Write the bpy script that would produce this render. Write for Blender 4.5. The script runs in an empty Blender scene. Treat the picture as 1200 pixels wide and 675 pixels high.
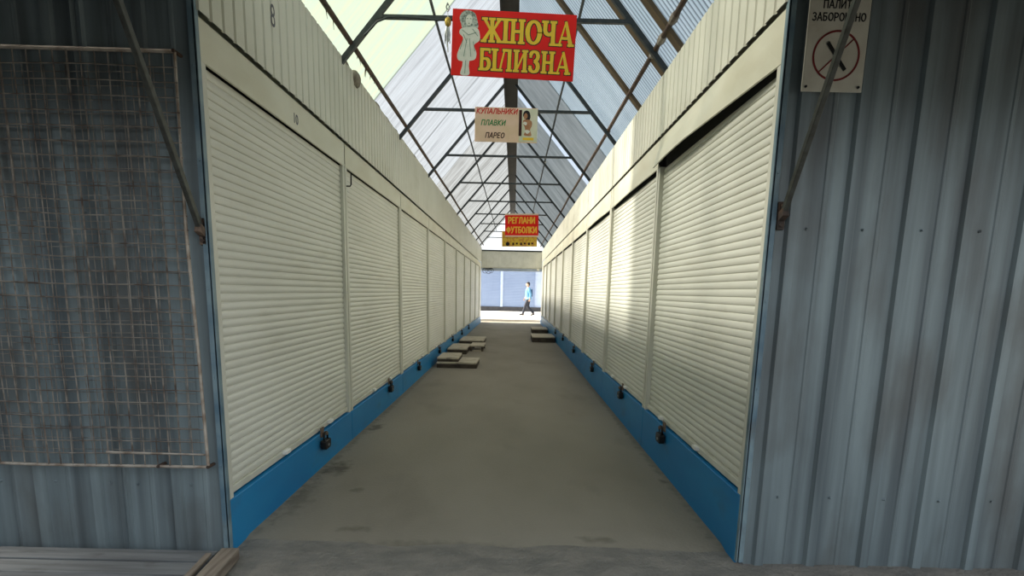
# -*- coding: utf-8 -*-
import bpy, bmesh, math, random
from mathutils import Vector, Matrix, noise
random.seed(7)
SC = bpy.context.scene
COL = SC.collection
PI = math.pi

# ------------------------------------------------------------------ materials
def new_mat(name):
    m = bpy.data.materials.new(name); m.use_nodes = True
    nt = m.node_tree; nt.nodes.clear()
    return m, nt, nt.nodes, nt.links

def mat(name, col, col2=None, rough=0.6, metal=0.0, scale=(6, 6, 6), lo=0.4, hi=0.65, bump=0.0, bscale=60,
        dirt=None, dscale=(2, 2, 2), dlo=0.55, dhi=0.75, damt=0.7, spec=0.4, detail=6):
    m, nt, N, L = new_mat(name)
    out = N.new('ShaderNodeOutputMaterial'); b = N.new('ShaderNodeBsdfPrincipled')
    L.new(b.outputs[0], out.inputs[0])
    b.inputs['Roughness'].default_value = rough; b.inputs['Metallic'].default_value = metal
    b.inputs['Specular IOR Level'].default_value = spec
    tc = N.new('ShaderNodeTexCoord')
    def noi(sc, lo, hi, det):
        mp = N.new('ShaderNodeMapping'); mp.inputs['Scale'].default_value = sc
        L.new(tc.outputs['Object'], mp.inputs[0])
        n = N.new('ShaderNodeTexNoise'); n.inputs['Scale'].default_value = 1; n.inputs['Detail'].default_value = det
        L.new(mp.outputs[0], n.inputs['Vector'])
        r = N.new('ShaderNodeMapRange'); r.inputs[1].default_value = lo; r.inputs[2].default_value = hi
        L.new(n.outputs['Fac'], r.inputs[0])
        return r.outputs[0]
    def mix(f, a, c):
        x = N.new('ShaderNodeMix'); x.data_type = 'RGBA'
        L.new(f, x.inputs[0])
        if isinstance(a, tuple): x.inputs[6].default_value = (*a, 1)
        else: L.new(a, x.inputs[6])
        x.inputs[7].default_value = (*c, 1)
        return x.outputs[2]
    cur = col
    if col2 is not None: cur = mix(noi(scale, lo, hi, detail), col, col2)
    if dirt is not None:
        f = noi(dscale, dlo, dhi, 5)
        mu = N.new('ShaderNodeMath'); mu.operation = 'MULTIPLY'; mu.inputs[1].default_value = damt
        L.new(f, mu.inputs[0]); cur = mix(mu.outputs[0], cur, dirt)
    if isinstance(cur, tuple): b.inputs['Base Color'].default_value = (*cur, 1)
    else: L.new(cur, b.inputs['Base Color'])
    if bump:
        mp = N.new('ShaderNodeMapping'); mp.inputs['Scale'].default_value = (bscale,)*3 if not isinstance(bscale, tuple) else bscale
        L.new(tc.outputs['Object'], mp.inputs[0])
        n = N.new('ShaderNodeTexNoise'); n.inputs['Scale'].default_value = 1; n.inputs['Detail'].default_value = 4
        L.new(mp.outputs[0], n.inputs['Vector'])
        bp = N.new('ShaderNodeBump'); bp.inputs['Strength'].default_value = bump; bp.inputs['Distance'].default_value = 0.02
        L.new(n.outputs['Fac'], bp.inputs['Height']); L.new(bp.outputs[0], b.inputs['Normal'])
    return m

def sheet_mat(name, tint, tint2, clear, clear2, scale, refl=0.1, clear_col=(.58, .60, .61), valley_shade=0.0):
    """translucent roofing: part of the light is scattered, part goes straight through; streaked along the slope"""
    m, nt, N, L = new_mat(name)
    out = N.new('ShaderNodeOutputMaterial')
    tc = N.new('ShaderNodeTexCoord'); mp = N.new('ShaderNodeMapping'); mp.inputs['Scale'].default_value = scale
    L.new(tc.outputs['Object'], mp.inputs[0])
    n = N.new('ShaderNodeTexNoise'); n.inputs['Scale'].default_value = 1; n.inputs['Detail'].default_value = 7; n.inputs['Roughness'].default_value = .65
    L.new(mp.outputs[0], n.inputs['Vector'])
    r = N.new('ShaderNodeMapRange'); r.inputs[1].default_value = .36; r.inputs[2].default_value = .66; L.new(n.outputs['Fac'], r.inputs[0])
    cx = N.new('ShaderNodeMix'); cx.data_type = 'RGBA'; L.new(r.outputs[0], cx.inputs[0])
    cx.inputs[6].default_value = (*tint, 1); cx.inputs[7].default_value = (*tint2, 1)
    if valley_shade:      # dark bands painted in as the shade of the corrugation valleys
        wv = N.new('ShaderNodeTexWave'); wv.bands_direction = 'Y'; wv.inputs['Scale'].default_value = valley_shade; wv.inputs['Distortion'].default_value = .15
        wv.inputs['Detail'].default_value = 2; L.new(tc.outputs['Object'], wv.inputs['Vector'])
        gm = N.new('ShaderNodeMapRange'); gm.inputs[1].default_value = .35; gm.inputs[2].default_value = .85; L.new(wv.outputs['Fac'], gm.inputs[0])
        c2 = N.new('ShaderNodeMix'); c2.data_type = 'RGBA'; L.new(gm.outputs[0], c2.inputs[0])
        L.new(cx.outputs[2], c2.inputs[6]); c2.inputs[7].default_value = (.09, .115, .13, 1); cx = c2
    tr = N.new('ShaderNodeBsdfTranslucent'); L.new(cx.outputs[2], tr.inputs[0])
    df = N.new('ShaderNodeBsdfDiffuse'); L.new(cx.outputs[2], df.inputs[0])
    m1 = N.new('ShaderNodeMixShader'); m1.inputs[0].default_value = refl * 2
    L.new(tr.outputs[0], m1.inputs[1]); L.new(df.outputs[0], m1.inputs[2])
    tp = N.new('ShaderNodeBsdfTransparent'); tp.inputs[0].default_value = (*clear_col, 1)
    cl = N.new('ShaderNodeMapRange'); cl.inputs[3].default_value = clear; cl.inputs[4].default_value = clear2; L.new(r.outputs[0], cl.inputs[0])
    m2 = N.new('ShaderNodeMixShader'); L.new(cl.outputs[0], m2.inputs[0])
    L.new(m1.outputs[0], m2.inputs[1]); L.new(tp.outputs[0], m2.inputs[2])
    L.new(m2.outputs[0], out.inputs[0])
    return m

M = {}
M['cream'] = mat('cream_paint', (.66, .65, .55), (.58, .57, .47), .5, scale=(1.2, .8, 1.5), dirt=(.40, .37, .27), dscale=(5, 1.2, 5), dlo=.6, dhi=.85, damt=.4)
M['cream_slat'] = mat('cream_slats', (.72, .715, .635), (.65, .645, .565), .45, scale=(.7, .7, 3.0), dirt=(.42, .39, .29), dscale=(1.5, 1.5, 7), dlo=.58, dhi=.85, damt=.45)
M['cream_box'] = mat('cream_box_cover', (.66, .645, .52), (.60, .575, .44), .45, scale=(1, 1.5, 3), dirt=(.40, .33, .19), dscale=(3, 1.4, 5), dlo=.58, dhi=.8, damt=.35)
M['rail'] = mat('rail_cream', (.66, .65, .56), (.56, .55, .46), .45, scale=(4, 4, 2))
M['blue'] = mat('blue_enamel', (.008, .185, .43), (.012, .22, .47), .42, scale=(2, 1.2, 3), dirt=(.05, .13, .22), dscale=(4, 2.5, 6), dlo=.58, dhi=.8, damt=.6)
M['blue_angle'] = mat('blue_angle', (.21, .29, .32), (.10, .17, .22), .5, scale=(4, 4, 5), dirt=(.10, .11, .11), dscale=(9, 9, 5), dlo=.55, dhi=.75)
M['lintel'] = mat('lintel_cream', (.80, .80, .74), (.72, .72, .66), .5)
M['galv'] = mat('galvanised_sheet', (.245, .300, .312), (.115, .140, .150), .5, metal=.15, scale=(11, 11, .45), lo=.36, hi=.66, dirt=(.10, .097, .09), dscale=(3.2, 3.2, 1.3), dlo=.46, dhi=.70, damt=.7, bump=.06, bscale=(9, 9, 2))
M['steel'] = mat('dark_painted_steel', (.035, .045, .05), (.06, .065, .065), .55, metal=.2, scale=(20, 20, 20))
M['strut'] = mat('strut_steel', (.075, .08, .07), (.05, .05, .042), .5, metal=.3, scale=(30, 30, 30))
M['rust'] = mat('rusty_steel', (.10, .060, .04), (.05, .04, .035), .8, scale=(18, 18, 18))
M['rustmid'] = mat('rusty_bracket', (.20, .14, .10), (.10, .07, .055), .8, scale=(40, 40, 40))
M['wire'] = mat('wire_rusty', (.32, .285, .24), (.12, .09, .072), .65, metal=.2, scale=(14, 14, 14))
M['rod'] = mat('rod_rusty', (.48, .42, .35), (.25, .19, .14), .7, scale=(14, 14, 14))
M['ridge'] = mat('ridge_dark', (.022, .02, .018), (.035, .03, .025), .7, scale=(3, 3, 3))
M['wood_brown'] = mat('brown_batten', (.15, .105, .06), (.09, .065, .04), .8, scale=(3, 12, 3))
M['wood_grey'] = mat('weathered_planks', (.15, .16, .165), (.095, .10, .103), .85, scale=(2.2, 30, 20), dirt=(.06, .06, .058), dscale=(4, 14, 4), dlo=.6, dhi=.72, bump=.25, bscale=(6, 70, 40))
M['wood_raw'] = mat('worn_wood', (.24, .20, .155), (.14, .11, .085), .85, scale=(40, 3, 30), bump=.2, bscale=(80, 6, 60))
M['wood_pale'] = mat('pallet_wood', (.52, .47, .37), (.38, .335, .255), .85, scale=(3, 30, 10), dirt=(.14, .12, .09), dscale=(8, 8, 8), dlo=.58, dhi=.72)
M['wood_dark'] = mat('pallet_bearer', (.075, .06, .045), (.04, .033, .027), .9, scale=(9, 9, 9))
M['concrete'] = mat('concrete_floor', (.25, .224, .178), (.20, .178, .138), .85, scale=(1.1, .55, 1), lo=.35, hi=.68, dirt=(.12, .10, .075), dscale=(1.6, .7, 1), dlo=.57, dhi=.78, damt=.55, bump=.25, bscale=55)
def add_stains(m, spots, col):
    nt = m.node_tree; N, L = nt.nodes, nt.links
    b = next(n for n in N if n.type == 'BSDF_PRINCIPLED'); src = b.inputs['Base Color'].links[0].from_socket
    tc = next(n for n in N if n.type == 'TEX_COORD')
    n = N.new('ShaderNodeTexNoise'); n.inputs['Scale'].default_value = 14; n.inputs['Detail'].default_value = 5; L.new(tc.outputs['Object'], n.inputs['Vector'])
    for x, y, rx, ry, amt in spots:
        mp = N.new('ShaderNodeMapping'); mp.inputs['Location'].default_value = (-x / rx, -y / ry, 0); mp.inputs['Scale'].default_value = (1 / rx, 1 / ry, 1)
        L.new(tc.outputs['Object'], mp.inputs[0])
        ln = N.new('ShaderNodeVectorMath'); ln.operation = 'LENGTH'; L.new(mp.outputs[0], ln.inputs[0])
        ad = N.new('ShaderNodeMath'); ad.operation = 'MULTIPLY_ADD'; ad.inputs[1].default_value = 2.4; L.new(n.outputs['Fac'], ad.inputs[0]); L.new(ln.outputs['Value'], ad.inputs[2])
        rg = N.new('ShaderNodeMapRange'); rg.inputs[1].default_value = 2.35; rg.inputs[2].default_value = 1.5; rg.inputs[3].default_value = 0; rg.inputs[4].default_value = amt
        L.new(ad.outputs[0], rg.inputs[0])
        x_ = N.new('ShaderNodeMix'); x_.data_type = 'RGBA'; L.new(rg.outputs[0], x_.inputs[0]); L.new(src, x_.inputs[6]); x_.inputs[7].default_value = (*col, 1)
        src = x_.outputs[2]
    L.new(src, b.inputs['Base Color'])
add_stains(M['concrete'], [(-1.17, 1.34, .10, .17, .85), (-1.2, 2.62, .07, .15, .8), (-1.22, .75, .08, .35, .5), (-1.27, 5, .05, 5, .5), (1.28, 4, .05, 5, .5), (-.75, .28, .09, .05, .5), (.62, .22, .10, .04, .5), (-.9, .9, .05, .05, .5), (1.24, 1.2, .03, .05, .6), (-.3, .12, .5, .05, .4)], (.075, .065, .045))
M['asphalt'] = mat('asphalt', (.215, .198, .17), (.15, .142, .125), .9, scale=(5, 9, 5), dirt=(.22, .22, .20), dscale=(38, 38, 38), dlo=.62, dhi=.75, damt=.7, bump=.7, bscale=45)
M['dirt'] = mat('dirt', (.085, .075, .055), (.15, .13, .10), .95, scale=(22, 22, 22), bump=.5, bscale=60)
M['pale_paving'] = mat('pale_paving', (.62, .58, .52), (.52, .49, .44), .8, scale=(1, 1, 1))
M['far_blue'] = mat('far_blue_shutters', (.24, .31, .46), (.21, .275, .42), .5, scale=(.6, .6, .6))
M['far_pale'] = mat('far_pale_post', (.46, .54, .70), (.40, .48, .64), .5)
M['far_dark'] = mat('far_dark_plinth', (.05, .05, .055), (.035, .035, .04), .7)
M['dark'] = mat('gap_shade', (.015, .015, .014), None, .9)  # near black, painted shade for the slots over the curtains
M['black'] = mat('black_iron', (.012, .012, .013), (.02, .018, .016), .45, metal=.4, scale=(40, 40, 40))
M['white'] = mat('white_plastic', (.80, .79, .74), None, .45)
M['white_dirty'] = mat('sign_white', (.62, .60, .50), (.52, .49, .40), .6, scale=(6, 6, 6), dirt=(.36, .27, .15), dscale=(9, 9, 9), dlo=.62, dhi=.78, damt=.5)
M['red'] = mat('sign_red', (.88, .018, .012), (.78, .015, .012), .5, scale=(4, 4, 4), spec=.2)
M['yellow'] = mat('sign_yellow', (.95, .62, .045), (.86, .56, .06), .5, scale=(12, 12, 12), spec=.2)
M['sign_edge'] = mat('sign_edge_dark', (.03, .045, .03), None, .6, spec=.2)
M['peach'] = mat('sign_peach', (.83, .60, .45), (.77, .57, .38), .5, scale=(7, 7, 7), spec=.2)
M['pale_sign'] = mat('sign_pale', (.74, .72, .56), (.62, .66, .48), .5, scale=(7, 7, 7), spec=.2)
M['paper'] = mat('paper_white', (.80, .78, .70), (.70, .70, .62), .6, scale=(30, 30, 30), spec=.2)
M['hair_grey'] = mat('print_hair', (.55, .58, .52), (.12, .15, .13), .6, scale=(70, 70, 70), spec=.2)
M['line_grey'] = mat('print_line', (.26, .33, .26), None, .6, spec=.2)
M['txt_red'] = mat('text_red', (.60, .03, .025), None, .6, spec=.2)
M['txt_green'] = mat('text_green', (.03, .22, .07), None, .6, spec=.2)
M['txt_brown'] = mat('text_brown', (.06, .022, .018), None, .6, spec=.2)
M['txt_black'] = mat('text_black', (.015, .015, .015), None, .6, spec=.2)
M['ring_red'] = mat('ring_red', (.20, .016, .016), (.13, .012, .012), .6, scale=(20, 20, 20))
M['orange'] = mat('sign_orange_yellow', (.95, .52, .06), None, .5, spec=.2)
M['amber'] = mat('sign_amber', (.72, .50, .06), (.60, .28, .06), .5, scale=(14, 14, 14), lo=.5, hi=.56, spec=.2)
M['tan'] = mat('print_tan', (.42, .20, .10), (.52, .28, .15), .6, scale=(20, 20, 20), spec=.2)
M['gold'] = mat('gold_foil', (.55, .36, .07), (.36, .24, .06), .35, metal=.6, scale=(60, 60, 60))
M['silver'] = mat('silver_tinsel', (.55, .55, .53), (.30, .30, .30), .35, metal=.6, scale=(80, 80, 80))
M['foam'] = mat('old_foam', (.30, .27, .21), (.16, .14, .11), .95, scale=(20, 20, 20), bump=.4, bscale=40)
M['skin'] = mat('skin', (.50, .30, .21), None, .55)
M['hair'] = mat('hair_dark', (.012, .010, .009), None, .6)
M['jacket'] = mat('jacket_light_blue', (.12, .29, .44), (.10, .25, .40), .7, scale=(9, 9, 9))
M['navy'] = mat('navy_cloth', (.05, .10, .18), None, .7)
M['trousers'] = mat('trousers_dark', (.018, .02, .03), None, .8)
M['shoe'] = mat('shoe_dark', (.02, .018, .018), None, .5)
M['canopy'] = mat('canopy_sheet', (.05, .055, .05), (.035, .04, .037), .8, scale=(2, 2, 2))
M['paint_mark'] = mat('painted_mark', (.09, .09, .11), None, .6)
M['mesh_zinc'] = mat('zinc_bolt', (.35, .37, .38), None, .4, metal=.7)
M['sheet_green'] = sheet_mat('sheet_yellow_green', (.15, .172, .122), (.13, .165, .138), .14, .26, (.9, 14, .9))
M['sheet_clear'] = sheet_mat('sheet_milky', (.075, .08, .09), (.16, .165, .178), .38, .78, (1.0, 11, 1.0))
M['sheet_far'] = sheet_mat('sheet_milky_old', (.05, .05, .05), (.15, .153, .15), .26, .78, (1.6, 9, 1.6), clear_col=(.52, .53, .53))
M['sheet_corr'] = sheet_mat('sheet_corrugated_blue', (.50, .58, .62), (.60, .68, .72), .05, .10, (1, 6, 1), .15, valley_shade=math.pi / 10 / .052)
M['sheet_grey'] = sheet_mat('sheet_grey', (.20, .215, .21), (.31, .325, .315), .03, .09, (1.5, 6, 1.5), .15)
M['sheet_strip'] = sheet_mat('sheet_pale_strip', (.62, .72, .86), (.72, .80, .90), .3, .5, (1, 8, 1))

# ------------------------------------------------------------------ mesh helpers
class MB:
    def __init__(s): s.bm = bmesh.new()
    def verts_faces(s, vs, fs):
        v = [s.bm.verts.new(Vector(p)) for p in vs]
        for f in fs:
            try: s.bm.faces.new([v[i] for i in f])
            except ValueError: pass
        return v
    def box(s, x0, x1, y0, y1, z0, z1, mtx=None):
        vs = [(x, y, z) for x in (x0, x1) for y in (y0, y1) for z in (z0, z1)]
        if mtx is not None: vs = [mtx @ Vector(p) for p in vs]
        s.verts_faces(vs, [(0, 1, 3, 2), (4, 6, 7, 5), (0, 4, 5, 1), (2, 3, 7, 6), (0, 2, 6, 4), (1, 5, 7, 3)])
        return s
    def bar(s, a, b, w, h=None, up=(0, 0, 1)):
        h = h or w; a = Vector(a); b = Vector(b); d = (b - a).normalized()
        side = d.cross(Vector(up))
        if side.length < 1e-4: side = d.cross(Vector((1, 0, 0)))
        side.normalize(); u = side.cross(d).normalized()
        vs = []
        for p in (a, b):
            for i, j in ((-1, -1), (1, -1), (1, 1), (-1, 1)): vs.append(p + side * i * w / 2 + u * j * h / 2)
        s.verts_faces(vs, [(3, 2, 1, 0), (4, 5, 6, 7), (0, 1, 5, 4), (1, 2, 6, 5), (2, 3, 7, 6), (3, 0, 4, 7)])
        return s
    def tube(s, pts, r, n=8):
        pts = [Vector(p) for p in pts]; rings = []
        for i, p in enumerate(pts):
            d = (pts[min(i + 1, len(pts) - 1)] - pts[max(i - 1, 0)]).normalized()
            a = d.cross(Vector((0, 0, 1)))
            if a.length < 1e-3: a = d.cross(Vector((0, 1, 0)))
            a.normalize(); b = a.cross(d).normalized()
            rr = r[i] if isinstance(r, (list, tuple)) else r
            rings.append([s.bm.verts.new(p + (a * math.cos(t) + b * math.sin(t)) * rr) for t in [2 * PI * k / n for k in range(n)]])
        for r0, r1 in zip(rings, rings[1:]):
            for k in range(n): s.bm.faces.new([r0[k], r0[(k + 1) % n], r1[(k + 1) % n], r1[k]])
        s.bm.faces.new(rings[0][::-1]); s.bm.faces.new(rings[-1])
        return s
    def ball(s, c, r, seg=12):
        mt = Matrix.Translation(c) @ Matrix.Diagonal((*(r if isinstance(r, tuple) else (r, r, r)), 1))
        bmesh.ops.create_uvsphere(s.bm, u_segments=seg, v_segments=max(6, seg // 2 + 2), radius=1, matrix=mt)
        return s
    def poly(s, pts, d0, d1, fr):
        """extrude the polygon pts (u, v) from depth d0 to d1; fr maps (u, v, d) to a point"""
        n = len(pts)
        a = [s.bm.verts.new(fr(u, v, d0)) for u, v in pts]; b = [s.bm.verts.new(fr(u, v, d1)) for u, v in pts]
        s.bm.faces.new(a); s.bm.faces.new(b[::-1])
        for i in range(n): s.bm.faces.new([a[i], a[(i + 1) % n], b[(i + 1) % n], b[i]])
        return s
    def ring(s, ro, ri, d0, d1, fr, n=48):
        for k in range(n):
            t0, t1 = 2 * PI * k / n, 2 * PI * (k + 1) / n
            s.poly([(ro * math.cos(t0), ro * math.sin(t0)), (ro * math.cos(t1), ro * math.sin(t1)),
                    (ri * math.cos(t1), ri * math.sin(t1)), (ri * math.cos(t0), ri * math.sin(t0))], d0, d1, fr)
        return s
    def build(s, name, m, parent=None, loc=None, bevel=0, smooth=False, solid=0):
        bmesh.ops.recalc_face_normals(s.bm, faces=s.bm.faces[:])
        me = bpy.data.meshes.new(name); s.bm.to_mesh(me); s.bm.free()
        if smooth:
            for p in me.polygons: p.use_smooth = True
        me.materials.append(m)
        o = bpy.data.objects.new(name, me); COL.objects.link(o)
        if parent is not None: o.parent = parent
        if loc is not None: o.location = loc
        if solid:
            md = o.modifiers.new('solid', 'SOLIDIFY'); md.thickness = solid; md.offset = 0
        if bevel:
            md = o.modifiers.new('bevel', 'BEVEL'); md.width = bevel; md.segments = 2; md.limit_method = 'ANGLE'
        return o

def tag(o, label, cat, group=None):
    o['label'] = label; o['category'] = cat
    if group: o['group'] = group
    return o
def struct(o): o['kind'] = 'structure'; return o
def thing(name, label, cat, loc=(0, 0, 0), rot=(0, 0, 0), group=None):
    o = bpy.data.objects.new(name, None); COL.objects.link(o); o.empty_display_size = .1
    o.location = loc; o.rotation_euler = rot
    return tag(o, label, cat, group)
def copy_tree(o, parent=None):
    c = o.copy(); COL.objects.link(c)
    if parent is not None: c.parent = parent
    for ch in list(o.children): copy_tree(ch, c)
    return c
ORD = ['first', 'second', 'third', 'fourth', 'fifth', 'sixth', 'seventh', 'eighth', 'ninth', 'tenth']

# ------------------------------------------------------------------ numbers
HW = 1.30
U0, UP, NU = 2.164, 2.2957, 9
YEND = 21.6
SIDE = {'left': dict(s=-1, top=3.161, seam=2.536, sht=2.334, shb=.2735), 'right': dict(s=1, top=3.082, seam=2.618, sht=2.373, shb=.357)}
def unit_y(k): return (0.0, U0) if k == 0 else (U0 + (k - 1) * UP, U0 + k * UP)
TY, TP, NT = 2.137, 2.2512, 9
APEX = 4.62
EAVE = 3.12
SL = (APEX - EAVE) / HW
def roofz(x): return APEX - SL * abs(x)
NRM = {-1: Vector((-SL, 0, 1)).normalized(), 1: Vector((SL, 0, 1)).normalized()}

# ------------------------------------------------------------------ corrugated profiles
def profile(length, pitch, top, slope, depth, start=0.0):
    """points (u, d): flats at d = 0, raised ribs of width top at d = depth"""
    pts = [(0, 0)]; u = start
    while u < length:
        for du, d in ((-top / 2 - slope, 0), (-top / 2, depth), (top / 2, depth), (top / 2 + slope, 0)):
            uu = u + du
            if 0 < uu < length: pts.append((uu, d))
        u += pitch
    pts.append((length, 0))
    return pts

# ------------------------------------------------------------------ passage walls
for side, S in SIDE.items():
    s = S['s']
    # ribbed cream cladding above the shutters plus the wall core behind everything
    mb = MB()
    pts = profile(YEND, .112, .086, .006, .010, .05)
    vs, fs = [], []
    for u, d in pts:
        x = s * (HW - .006 - d)
        vs += [(x, u, S['seam'] - .004), (x, u, S['top'])]
    for i in range(len(pts) - 1): fs.append((2 * i, 2 * i + 2, 2 * i + 3, 2 * i + 1))
    mb.verts_faces(vs, fs)
    xa, xb = sorted((s * (HW + .12), s * (HW + .20)))
    mb.box(xa, xb, .02, YEND, 0, S['top'] - .02)
    xa, xb = sorted((s * (HW + .01), s * (HW + .20)))
    mb.box(xa, xb, .02, YEND, S['top'] - .02, S['top'])            # top rail
    xa, xb = sorted((s * (HW + .008), s * (HW + .12)))
    mb.box(xa, xb, U0 + (NU - 1) * UP + .01, YEND, 0, S['seam'] - .01)  # closing panel by the far aisle
    struct(mb.build('wall_' + side, M['cream'], smooth=False))
    # blue base panel
    mb = MB()
    xa, xb = sorted((s * (HW - .004), s * (HW + .11)))
    for k in range(NU):
        y0, y1 = unit_y(k)
        mb.box(xa, xb, y0 + (.002 if k else .014), y1 - .003, -.03, S['shb'] - .012)
    mb.box(xa, xb, unit_y(NU - 1)[1], YEND, -.03, S['shb'] - .012)
    struct(mb.build('baseboard_' + side, M['blue'], bevel=.004))
    # blue corner angle
    mb = MB()
    xa, xb = sorted((s * (HW - .002), s * (HW + .027)))
    mb.box(xa, xb, -.016, -.003, 0, S['seam'] + .5)
    xa, xb = sorted((s * (HW - .006), s * (HW + .004)))
    mb.box(xa, xb, -.016, .012, 0, S['seam'] + .5)
    for z in (.45, .9, 1.32, 1.9, 2.3):
        mb.tube([(s * (HW + .018), -.016, z), (s * (HW + .018), -.021, z)], .006, 8)
    struct(mb.build('trim_%d' % (1 if s < 0 else 2), M['blue_angle']))

# ------------------------------------------------------------------ roller shutters
def curtain(mb, y0, y1, z0, z1, x, s, pitch=.0432, bulge=.0058):
    n = max(1, round((z1 - z0) / pitch)); p = (z1 - z0) / n
    prof = []
    for i in range(n):
        zb = z0 + i * p
        for t, d in ((0, -.5), (.08, -.5), (.14, .35), (.3, .8), (.5, 1.0), (.72, .85), (.93, .3)):
            prof.append((zb + t * p, d * bulge))
    prof.append((z1, 0))
    vs, fs = [], []
    for z, d in prof: vs += [(x - s * d, y0, z), (x - s * d, y1, z)]
    for i in range(len(prof) - 1): fs.append((2 * i, 2 * i + 1, 2 * i + 3, 2 * i + 2))
    mb.verts_faces(vs, fs)

def make_shutter(side, k, label):
    S = SIDE[side]; s = S['s']; y0, y1 = unit_y(k); g = .006
    yc = (y0 + y1) / 2; g = .010; sill = S['shb']
    root = thing('roller_shutter', label, 'roller shutter', (s * HW, yc, sill - .012), group='roller shutters along the passage')
    def lx(a, b): return sorted((s * a, s * b))
    a, b = y0 - yc + g + (.004 if k == 0 else 0), y1 - yc - g
    h = S['sht'] - sill + .012
    hb = S['seam'] - sill + .004
    rw = .048
    bow = {('right', 0): .068, ('right', 1): .02, ('right', 2): .024}.get((side, k), .0)
    gap = (.010 if k == 0 else .018) if s > 0 else .004
    # curtain hangs inside the rails
    mb = MB(); curtain(mb, a + rw - .012, b - rw + .012, .05, h - gap, s * (.040 if s > 0 else .030), s)
    mb.build('curtain', M['cream_slat'], root)
    # bottom bar with lock tabs
    mb = MB(); xa, xb = lx(.016, .046); mb.box(xa, xb, a + rw + .002, b - rw - .002, .012, .05)
    bb = mb.build('bottom_bar', M['rail'], root, bevel=.004)
    for ty in ((-.33, .52) if k == 0 else (-.30, .45)):
        mb = MB(); xa, xb = lx(-.012, .018); mb.box(xa, xb, ty - .035, ty + .035, .03, .055)
        mb.build('lock_tab', M['white'], bb, bevel=.004)
    # guide rails (a U channel each)
    for c in (a, b - rw):
        mb = MB()
        xa, xb = lx(0, .009); mb.box(xa, xb, c, c + rw, 0, h)
        xa, xb = lx(.009, .085)
        mb.box(xa, xb, c, c + .006, 0, h); mb.box(xa, xb, c + rw - .006, c + rw, 0, h)
        mb.build('guide_rail', M['rail'], root, bevel=.002)
    # box cover over the roll: front plate that can bow outward, a narrow soffit and end plates
    mb = MB(); n = 12; vs, fs = [], []
    for i in range(n + 1):
        t = i / n; y = a + (b - a) * t
        bo = bow * (min(1, t / .6) - (max(0, t - .8) * 1.2 if k == 0 else max(0, t - .45) * 1.8))
        vs += [(s * (0 - bo), y, h), (s * (.0 - bo * .35), y, h + (hb - h) * .55), (s * 0, y, hb - .014), (s * .10, y, hb - .014),
               (s * (.010 - bo), y, h), (s * (.010 - bo), y, h + .025)]
    w = 6
    for i in range(n):
        q = i * w
        for u, v in ((0, 1), (1, 2), (2, 3), (0, 4), (4, 5)): fs.append((q + u, q + v, q + w + v, q + w + u))
    mb.verts_faces(vs, fs)
    mb.build('box_cover', M['cream_box'], root, solid=.0025)
    mb = MB(); xa, xb = lx(.047, .11); mb.box(xa, xb, a + rw, b - rw, h - gap - .015, hb - .02)
    mb.build('shade_roll', M['dark'], root)  # roll box painted near black so the slot above the curtain looks shaded
    return root

def make_padlock(label):
    """old black padlock with an arched shackle on a folded hasp, hanging against a plinth that faces +x"""
    t = thing('padlock', label, 'padlock', group='padlocks on the shutters')
    mb = MB()
    outline = [(-.036, 0), (-.040, -.012), (-.040, -.045), (-.030, -.058), (.030, -.058), (.040, -.045), (.040, -.012), (.036, 0)]
    mb.poly(outline, .006, .036, lambda u, v, d: Vector((d, u, v)))
    mb.build('body', M['black'], t, bevel=.004)
    mb = MB(); mb.tube([(.021, -.026, -.004)] + [(.021, .026 * -math.cos(a), .022 + .026 * math.sin(a)) for a in [PI * i / 10 for i in range(11)]] + [(.021, .026, -.004)], .0058, 8)
    mb.build('shackle', M['black'], t, smooth=True)
    mb = MB(); mb.box(.0, .006, -.02, .02, .015, .075); mb.box(.0, .034, -.006, .006, .030, .046)
    mb.build('hasp', M['rustmid'], t)
    mb = MB(); mb.tube([(.036, 0, -.034), (.0385, 0, -.034)], .009, 10)
    mb.build('keyhole_cover', M['mesh_zinc'], t)
    return t

side_note = {'left': 'along the left wall of the passage', 'right': 'along the right wall of the passage'}
for side in ('left', 'right'):
    for k in range(NU):
        extra = {('left', 0): 'big cream roller shutter at the passage mouth, next to the wire grille wall',
                 ('right', 0): 'big cream roller shutter at the passage mouth, next to the no smoking plate',
                 }.get((side, k))
        if extra is None:
            extra = 'cream roller shutter, %s from the passage mouth on the %s side' % (ORD[k], side)
        make_shutter(side, k, extra)

pad0 = None
PADS = {'left': (1.377, 3.63, 5.58, 7.9, 10.2, 12.5, 14.8), 'right': (1.445, 3.08, 5.24, 7.75, 10.1, 12.4)}
for side in ('left', 'right'):
    s = SIDE[side]['s']
    for i, y in enumerate(PADS[side]):
        lab = 'black padlock on the blue base under the %s shutter on the %s side' % (ORD[i], side)
        if pad0 is None: pad0 = make_padlock(lab); o = pad0
        else: o = copy_tree(pad0); o['label'] = lab
        o.location = (s * (HW - .0045), y, SIDE[side]['shb'] - .012 - (.045 if i % 3 != 1 else .02))
        o.rotation_euler = (0, 0, 0 if s < 0 else PI); o.scale = (1.4, 1.5, 1.2)

# small steel hook on the rail between the first two left shutters
mb = MB(); mb.tube([(-1.302, 2.20, 2.185), (-1.27, 2.20, 2.185), (-1.262, 2.205, 2.20), (-1.262, 2.21, 2.29)], .006, 6)
tag(mb.build('wall_hook', M['black']), 'small dark steel hook sticking out beside the top of the second left shutter', 'hook')

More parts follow.
